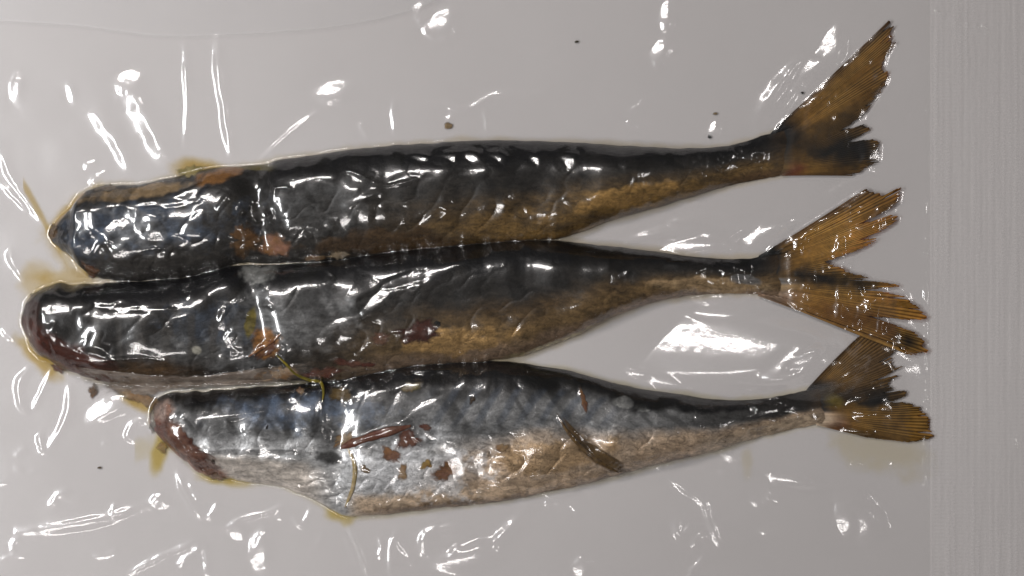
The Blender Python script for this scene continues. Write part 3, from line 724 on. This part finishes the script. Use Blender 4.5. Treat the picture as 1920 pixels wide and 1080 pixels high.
def win(px, py, r):
    i0, i1 = np.searchsorted(fy, (py - r, py + r)); j0, j1 = np.searchsorted(fx, (px - r, px + r))
    return slice(max(i0, 0), i1), slice(max(j0, 0), j1)

def facet(px, py, a, b=None, rot=0, k=None, g=1.0):
    """a small spot of film tilted to mirror a lamp, shaping a highlight there"""
    b = b or a; R = 5.5 * max(a, b); w = win(px, py, R)
    X = FXg[w]; Y = FYg[w]
    if X.size == 0: return
    i = min(np.searchsorted(fy, py), len(fy) - 1); j = min(np.searchsorted(fx, px), len(fx) - 1)
    g0 = np.array([gxb[i, j], gyb[i, j]])
    cand = [need(px, py, q) for q in range(len(LAMPS))]
    if k is None: k = int(np.argmin([np.linalg.norm(c - g0) + (.15 if q == 3 else 0) for q, c in enumerate(cand)]))
    d = (cand[k] - g0) * g
    t = math.radians(rot); dx = X - px; dy = Y - py
    u = (dx * math.cos(t) + dy * math.sin(t)) / a; v = (-dx * math.sin(t) + dy * math.cos(t)) / b
    ww = .35 * fbm(X, Y, max(a, b) * .9, int(px + py) % 60, 3)
    r2 = (u * u + v * v) * (1 + ww) / 1.6
    if max(a, b) >= 12:                                                       # film pulled taut: a nearly flat patch
        al = .92 * np.exp(-.5 * r2 ** 2 / 1.5)
        hc = film[win(px, py, 3)].mean() + 1.0
        if hc < 16:                                                           # over empty table the patch has to stand clear of it
            cn = cand[k] / (np.linalg.norm(cand[k]) + 1e-6); ca, sa = math.cos(t), math.sin(t)
            hc += .62 * np.linalg.norm(cand[k]) * math.hypot((cn[0] * ca + cn[1] * sa) * a, (-cn[0] * sa + cn[1] * ca) * b)
        curv = .035 * (u * u * a + v * v * b)
        film[w] = film[w] * (1 - al) + al * (hc + cand[k][0] * dx + cand[k][1] * dy - curv + .25 * fbm(X, Y, 12, 33, 2))
        return
    nd = math.hypot(d[0], d[1]) + 1e-6; ca, sa = math.cos(t), math.sin(t)
    sd = math.hypot((d[0] * ca + d[1] * sa) / nd * a, (-d[0] * sa + d[1] * ca) / nd * b)
    amp = nd * sd
    film[w] += (d[0] * dx + d[1] * dy) * np.exp(-.5 * r2 ** (3 if max(a, b) > 60 else 1.4)) + (.9 if max(a, b) > 60 else .55) * amp * np.exp(-.5 * (u * u + v * v) / 2.2 ** 2) * (amp > 2)

def ridge(width, hgt, pts, fade=.25):
    """a raised crease of film along a path"""
    p = cr(pts, 16); p = p + 1.0 * np.stack([fbm(p[:, 0], p[:, 1], 14, 3, 2), fbm(p[:, 0], p[:, 1], 14, 4, 2)], -1)
    lo = p.min(0) - 4 * width; hi = p.max(0) + 4 * width
    i0, i1 = np.searchsorted(fy, (lo[1], hi[1])); j0, j1 = np.searchsorted(fx, (lo[0], hi[0]))
    if i1 <= i0 or j1 <= j0: return
    w = (slice(i0, i1), slice(j0, j1)); X = FXg[w]; Y = FYg[w]
    best = np.full(X.shape, 1e9); ts = np.zeros(X.shape)
    seg = np.linalg.norm(np.diff(p, axis=0), axis=1); tot = seg.sum(); acc = 0
    for q in range(len(p) - 1):
        a = p[q]; d = p[q + 1] - a; L2 = d @ d + 1e-9
        t = np.clip(((X - a[0]) * d[0] + (Y - a[1]) * d[1]) / L2, 0, 1)
        r = (X - a[0] - t * d[0]) ** 2 + (Y - a[1] - t * d[1]) ** 2
        m = r < best; best[m] = r[m]; ts[m] = ((acc + t * seg[q]) / tot)[m]; acc += seg[q]
    env = np.clip(ts / fade, 0, 1) ** .7 * np.clip((1 - ts) / fade, 0, 1) ** .7 if fade > 0 else 1
    wl = width * (.8 + .4 * vnoise(ts * 300, ts * 0, 40, 8))
    film[w] += 1.0 * hgt * env * np.exp(-.5 * best / wl ** 2) * (.7 + .6 * vnoise(X, Y, 30, 12))

# gentle unevenness of the whole sheet
flat = sstep(40, 10, smooth(film, 2))
film += flat * sstep(45, 150, FYg) * (3.4 * fbm(FXg, FYg, 170, 14, 2) + .6 * fbm(FXg, FYg, 60, 15, 2)) + (1 - flat) * (.6 * fbm(FXg, FYg, 38, 16, 1))

# creases on the flat parts of the bag
for wd, h, pts in [
    (9, 5.5, [(172, 205), (200, 240), (228, 283), (250, 325)]), (15, 9, [(245, 160), (275, 220), (302, 270), (328, 314)]),
    (4, 2.6, [(344, 68), (350, 160), (349, 230), (344, 296)]), (6, 4.5, [(405, 62), (412, 150), (422, 215), (434, 300)]), (4.5, 3.2, [(606, 202), (550, 245), (485, 303)]),
    (5, 3.6, [(0, 280), (20, 330), (60, 390), (86, 420)]), (4, 2.6, [(0, 342), (26, 368), (52, 398)]), (4.5, 3.2, [(12, 468), (26, 495), (46, 528)]),
    (4, 2.4, [(165, 345), (185, 330), (205, 318)]), (4, 2.6, [(158, 318), (168, 308), (182, 304)]), (4, 2.6, [(0, 618), (12, 626), (26, 640)]),
    (4, 2.8, [(99, 690), (80, 730), (60, 772)]), (5, 3.2, [(128, 718), (127, 770), (108, 815), (82, 856)]), (4, 2.6, [(71, 812), (76, 832), (78, 854)]), (5, 3.2, [(58, 688), (36, 716), (36, 750), (50, 778)]),
    (5, 3, [(282, 782), (250, 796), (240, 818), (262, 832)]), (6, 4.4, [(24, 996), (90, 992), (190, 972), (300, 940)]), (4, 2.6, [(236, 1078), (310, 1040), (386, 1010)]),
    (5, 3.4, [(330, 1062), (360, 1040), (384, 1018)]), (4, 2.6, [(386, 1018), (387, 1082)]), (4, 2.8, [(412, 1000), (448, 976), (500, 962), (546, 942)]), (4, 2.6, [(546, 968), (566, 984), (588, 946)]),
    (4, 2.6, [(646, 970), (668, 1020), (692, 1084)]), (5, 3.5, [(733, 1084), (737, 1014), (772, 1046)]), (7, 4.6, [(796, 1046), (802, 1002), (880, 988)]), (8, 6, [(780, 1074), (860, 1048), (922, 1020), (984, 962), (986, 930)]),
    (4, 2.4, [(1030, 942), (1066, 944), (1090, 966)]), (5, 3.6, [(1250, 892), (1286, 918), (1318, 942), (1336, 990), (1356, 1034)]), (6, 4, [(1278, 960), (1270, 988), (1280, 1004), (1304, 978)]), (5, 3.4, [(1298, 1030), (1314, 1006), (1328, 1020)]),
    (5, 3.2, [(1286, 1084), (1310, 1060), (1328, 1038)]), (9, 6, [(1285, 868), (1390, 884), (1450, 882), (1508, 896), (1552, 930)]), (4, 2.6, [(1375, 850), (1395, 868), (1412, 880)]),
    (10, 7, [(1416, 246), (1440, 190), (1480, 140), (1530, 104)]), (7, 5, [(1452, 226), (1480, 186), (1514, 134)]), (9, 8, [(1170, 458), (1260, 436), (1360, 442), (1456, 420)]), (6, 5, [(1250, 418), (1340, 404), (1440, 398)]), (10, 7, [(1240, 586), (1340, 600), (1440, 618), (1530, 650)]),
    (4, 2.5, [(1180, 210), (1200, 198), (1210, 184)]), (4, 2.5, [(1174, 226), (1184, 234), (1198, 236)]), (4, 2.2, [(740, 180), (738, 220), (742, 258)]), (4, 2.4, [(905, 205), (912, 220), (914, 250)]), (4, 2.2, [(672, 228), (684, 246), (690, 262)]),
    (5, 2.4, [(790, 200), (830, 196), (880, 204), (930, 178), (1010, 176), (1050, 140)]), (4, 2.6, [(860, 1020), (842, 1046)]), (4, 2.6, [(708, 1002), (716, 1024), (710, 1050)]),
    (4, 2.4, [(1640, 880), (1600, 870), (1560, 872)]), (4, 2.6, [(1596, 878), (1606, 868), (1618, 872)]), (4, 2.5, [(1622, 330), (1590, 344), (1540, 372)]), (5, 3.2, [(1640, 316), (1600, 338)]), (5, 3, [(330, 880), (350, 930), (380, 975)]), (4, 2.8, [(352, 900), (362, 920), (370, 942)]), (4, 2.4, [(410, 940), (400, 960), (388, 976)]),
    (4, 2.6, [(1020, 942), (1036, 946)]), (4, 2.8, [(1420, 900), (1440, 930), (1460, 950)]),
]: ridge(wd, h, pts)

# glints shaped into the bare film: each spot is tilted to mirror a lamp
for a in [(28, 170, 9, 18, 10), (128, 177, 7, 11, 0), (240, 150, 18, 16, 0), (620, 170, 26, 14, 0), (790, 26, 9, 24, -25), (824, 42, 20, 20, 30), (1248, 25, 8, 22, 0), (1236, 94, 12, 18, 15), (192, 768, 30, 12, -20), (300, 944, 12, 9, 30),
          (443, 1001, 11, 12), (486, 1042, 12, 28, 10), (860, 1052, 44, 14, -14), (1052, 915, 24, 8, -20), (1104, 928, 6, 5), (1600, 976, 40, 26, 40), (1580, 985, 16, 24), (1366, 858, 14, 10, 20), (1556, 84, 17, 26, 10), (1520, 125, 22, 10, -35),
          (1340, 576, 34, 16, 5), (1350, 650, 165, 44, 5, 0), (1470, 684, 40, 16, -32, 0), (1240, 716, 26, 8, 15), (1338, 240, 7, 12, 10), (840, 218, 5, 7), (1645, 568, 11, 16, 15), (1250, 868, 8, 5, 0), (1415, 945, 10, 8), (1430, 1000, 8, 5), (1290, 464, 66, 11, -3, 0), (1425, 438, 40, 10, -25, 0),
          (835, 920, 16, 8, 0), (1606, 690, 8, 6), (1500, 672, 22, 8, -35), (1660, 874, 6, 4), (1086, 1070, 12, 18, 20), (1470, 900, 40, 8, 8), (150, 985, 40, 6, -8)]:
    facet(*a)
# tight little wrinkles where the film is pinched
for wd, h, pts in [(3.4, 2.6, [(440, 362), (425, 380), (412, 396)]), (3.6, 3, [(450, 432), (462, 395), (472, 368)]), (3.6, 3, [(472, 322), (505, 335), (520, 360), (512, 382)]), (3.4, 2.8, [(452, 430), (485, 424), (512, 420), (512, 398), (480, 380)]), (3.4, 2.6, [(460, 425), (466, 455), (452, 480)]),
                   (3.6, 3, [(100, 430), (122, 450), (150, 476)]), (3.2, 2.6, [(106, 436), (118, 436), (148, 470)]), (3.2, 2.4, [(574, 434), (582, 455), (592, 482)]), (3.2, 2.4, [(582, 430), (596, 430), (598, 440)]), (3.2, 2.4, [(270, 470), (310, 466), (350, 470)]), (3.6, 3, [(182, 500), (184, 472), (200, 458), (215, 470), (225, 482)]),
                   (3.2, 2.6, [(355, 560), (366, 540), (374, 510)]), (3.2, 2.6, [(440, 572), (455, 560), (466, 546), (474, 570), (490, 586)]), (3.2, 2.4, [(490, 572), (510, 572), (520, 582)]), (3.4, 2.8, [(56, 590), (60, 610), (72, 634)]), (3.4, 2.8, [(92, 610), (108, 630), (112, 655)]), (3, 2.4, [(120, 660), (150, 674), (190, 676), (240, 672), (290, 672), (340, 684)]),
                   (3.2, 2.4, [(505, 652), (516, 640), (528, 636)]), (3.2, 2.4, [(555, 690), (565, 710), (590, 716), (606, 730), (608, 790), (604, 804), (614, 812)]), (3.2, 2.6, [(310, 808), (318, 790), (336, 788), (350, 776), (400, 770), (480, 764)]), (3, 2.4, [(300, 820), (330, 836), (370, 846), (440, 844)]),
                   (3.4, 2.8, [(640, 836), (690, 820), (740, 806), (765, 794)]), (3.2, 2.6, [(770, 798), (782, 820), (806, 834)]), (3, 2.4, [(745, 820), (752, 838)]), (3.4, 2.8, [(644, 968), (662, 940), (672, 900), (670, 860)]), (3.2, 2.6, [(1044, 806), (1070, 830), (1110, 860), (1145, 886)]), (3.2, 2.4, [(975, 900), (1020, 886), (1080, 880)]),
                   (3, 2.2, [(1300, 770), (1310, 795), (1302, 812)]), (3, 2.2, [(1332, 785), (1342, 802)]), (3.2, 2.4, [(1354, 500), (1358, 520)]), (3.2, 2.4, [(1398, 562), (1412, 536), (1424, 564)]), (3, 2.2, [(1500, 755), (1524, 770), (1538, 790)]), (3.4, 2.6, [(1426, 772), (1450, 772), (1478, 756)]), (4, 3, [(1454, 252), (1474, 222), (1502, 206)]), (3.6, 2.6, [(1436, 474), (1470, 446)]),
                   (3.2, 2.4, [(740, 942), (734, 915), (720, 890)]), (3, 2.2, [(790, 900), (796, 930)]), (3.2, 2.4, [(560, 900), (540, 880), (545, 868), (592, 880)]), (3, 2.2, [(820, 905), (860, 930)]), (3, 2.4, [(640, 330), (660, 322), (720, 350), (780, 340), (800, 328)]), (3, 2.2, [(740, 440), (765, 420), (790, 432)])]:
    ridge(wd, h, pts)
g = np.random.default_rng(5)
for _ in range(70):                                                            # stray short wrinkles over the fish
    F = FISH[g.integers(3)]; x = g.uniform(F['x0'] + 20, F['x1'] - 60); yt, yb = edges(F, np.array([x])); y = yt[0] + (yb - yt)[0] * g.uniform(.15, .9)
    a = g.uniform(0, 6.28); l = g.uniform(12, 34); b = g.uniform(-.8, .8)
    ridge(g.uniform(2.4, 3.4), g.uniform(.9, 1.9), [(x, y), (x + l * math.cos(a), y + l * .6 * math.sin(a)), (x + 1.6 * l * math.cos(a + b), y + l * math.sin(a + b))])
for _ in range(26):                                                            # faint creases running out from the cut ends into the empty film
    if g.random() < .6: x, y = g.uniform(0, 620), g.uniform(820, 1070)
    else: x, y = g.uniform(640, 1700), g.uniform(960, 1075)
    a = math.atan2(y - 640, x - 700) + g.normal(0, .35); l = g.uniform(20, 80); b = g.normal(0, .25)
    ridge(g.uniform(2.6, 5), g.uniform(.5, 1.7), [(x, y), (x + .5 * l * math.cos(a), y + .5 * l * math.sin(a)), (x + l * math.cos(a + b), y + l * math.sin(a + b))])
fz = smooth(sstep(9.5, 16, base) * sstep(50, 22, base), 3)                     # puckers where the film turns down off the fish
film += fz * (7.5 * fbm(FXg, FYg, 26, 22, 2))
film += .07 * fbm(FXg, FYg, 8, 21, 2)
gyb, gxb = np.gradient(smooth(film, 5), fy, fx)
# highlights shaped into the film over fish and tails, tilted at the lamps
for a in [(740, 326, 8, 7), (790, 298, 12, 6, 10), (845, 298, 20, 8, -12), (885, 297, 13, 10), (932, 298, 12, 8), (1003, 300, 8, 7), (700, 364, 8, 11), (676, 376, 20, 6, -18), (638, 418, 6, 8), (654, 416, 10, 12), (690, 412, 12, 14, 20), (718, 408, 10, 12, 30), (762, 388, 6, 4), (832, 402, 8, 5), (830, 392, 4, 8, 20),
          (936, 392, 10, 20, 20), (985, 396, 4, 6), (1065, 302, 12, 12), (285, 420, 18, 16, 0), (240, 420, 16, 10, -40), (215, 428, 10, 16), (230, 482, 16, 10), (300, 440, 14, 10, 30), (355, 362, 22, 6, -25), (320, 384, 30, 4, -5),
          (820, 508, 44, 8, -16), (758, 528, 20, 6, -14), (700, 572, 26, 11, -35), (640, 604, 24, 8, -25), (610, 638, 20, 5, -14), (650, 634, 16, 7, -10), (120, 580, 12, 13, 40), (92, 577, 9, 5), (205, 592, 6, 8), (100, 620, 8, 8), (112, 632, 5, 14), (190, 676, 16, 10, 30), (422, 610, 7, 18, 10), (436, 634, 14, 6, -40), (240, 578, 26, 4, 3), (300, 580, 22, 3, 0),
          (400, 780, 60, 5, -6), (790, 762, 32, 5, -28), (330, 790, 10, 8, -40), (560, 842, 5, 3), (846, 852, 26, 9, 40), (860, 880, 12, 18, -40), (740, 900, 6, 14), (352, 836, 8, 6), (600, 760, 3, 16, 5), (810, 815, 14, 6, 30), (900, 862, 8, 12, -20), (1190, 700, 20, 6, 10), (1440, 772, 24, 5, -14), (1590, 690, 24, 5, -28), (1580, 702, 14, 4, -30), (1660, 722, 16, 7), (1610, 780, 16, 5, -5), (1662, 768, 12, 5), (1600, 752, 18, 4, -20), (1598, 808, 22, 4, 5)]:
    facet(*a)
film = np.maximum(film, np.maximum(obst - 1.2, 4.2))
film = smooth(film, 1)
# outer rim comes down onto the table
edge = np.minimum.reduce([FXg + 300, FYg + 260, 1340 - FYg]) ; film = 1.2 + (film - 1.2) * sstep(0, 60, edge)
film = 3.7 + (film - 3.7) * sstep(-10, 120, SEAL_X + 1 - FXg)
for y in np.concatenate([g.uniform(470, 660, 22), g.uniform(660, 920, 26), g.uniform(200, 470, 4)]):   # beads shaped into the seam for its sparkle
    bx = SEAL_X - 8 - g.uniform(0, 4); w = win(bx, y, 14)
    film[w] += g.uniform(.8, 1.6) * np.exp(-.5 * (((FXg[w] - bx) / 2.4) ** 2 + ((FYg[w] - y) / g.uniform(2.4, 5)) ** 2))

bag = thing('vacuum_bag', 'clear glossy wrinkled vacuum bag sealed round the three mackerel', 'bag')
mesh_np('top_film', np.stack([FXg, FYg, film], -1).reshape(-1, 3), grid_faces(len(fy), len(fx)), M_film, bag)
def sheet(name, xs, ys, z, mat):
    X, Y = np.meshgrid(xs, ys); Z = z(X, Y) if callable(z) else np.full(X.shape, z)
    return mesh_np(name, np.stack([X, Y, Z], -1).reshape(-1, 3), grid_faces(len(ys), len(xs)), mat, bag)
sheet('back_film', np.linspace(-300, 2120, 30), np.linspace(-260, 1340, 20), .8, M_back)
def seal_z(X, Y):
    Z = 3.4 + .35 * fbm(X, Y * .12, 14, 17, 3) + .18 * fbm(X, Y, 10, 19, 2)
    p = cr([(1690, -6), (1735, 12), (1790, 34), (1850, 54)], 20)
    for k in range(60):
        q = p[g.integers(len(p))] + g.normal(0, 4, 2)
        Z += g.uniform(.6, 2.2) * np.exp(-.5 * (((X - q[0]) / 2.6) ** 2 + ((Y - q[1]) / 2.6) ** 2))
    for k in range(6):
        Z += 1.6 * np.exp(-.5 * (((X - 1904 - g.normal(0, 2)) / 2.6) ** 2 + ((Y - 818 - 5.5 * k) / 2.6) ** 2))
    return Z
sheet('seal_band', np.arange(SEAL_X + 1, 2121, 3.0), np.arange(-260, 1341, 4.0), seal_z, M_seal)
# loose flap of the bag's open end lying folded over its rim
def flap():
    xs = np.linspace(-300, 860, 120); t = np.linspace(0, 1, 40)
    ed = np.interp(xs, *cr([(-300, 20), (0, 38), (150, 48), (300, 66), (450, 63), (620, 50), (760, 22), (860, -20)], 20).T)
    X = np.repeat(xs[None], 40, 0); Y = -250 + (ed + 250)[None] * t[:, None]
    Z = 11 + .8 * fbm(X, Y, 120, 18, 2)
    mesh_np('folded_flap', np.stack([X, Y, Z], -1).reshape(-1, 3), grid_faces(40, 120), M_flap, bag)
flap()
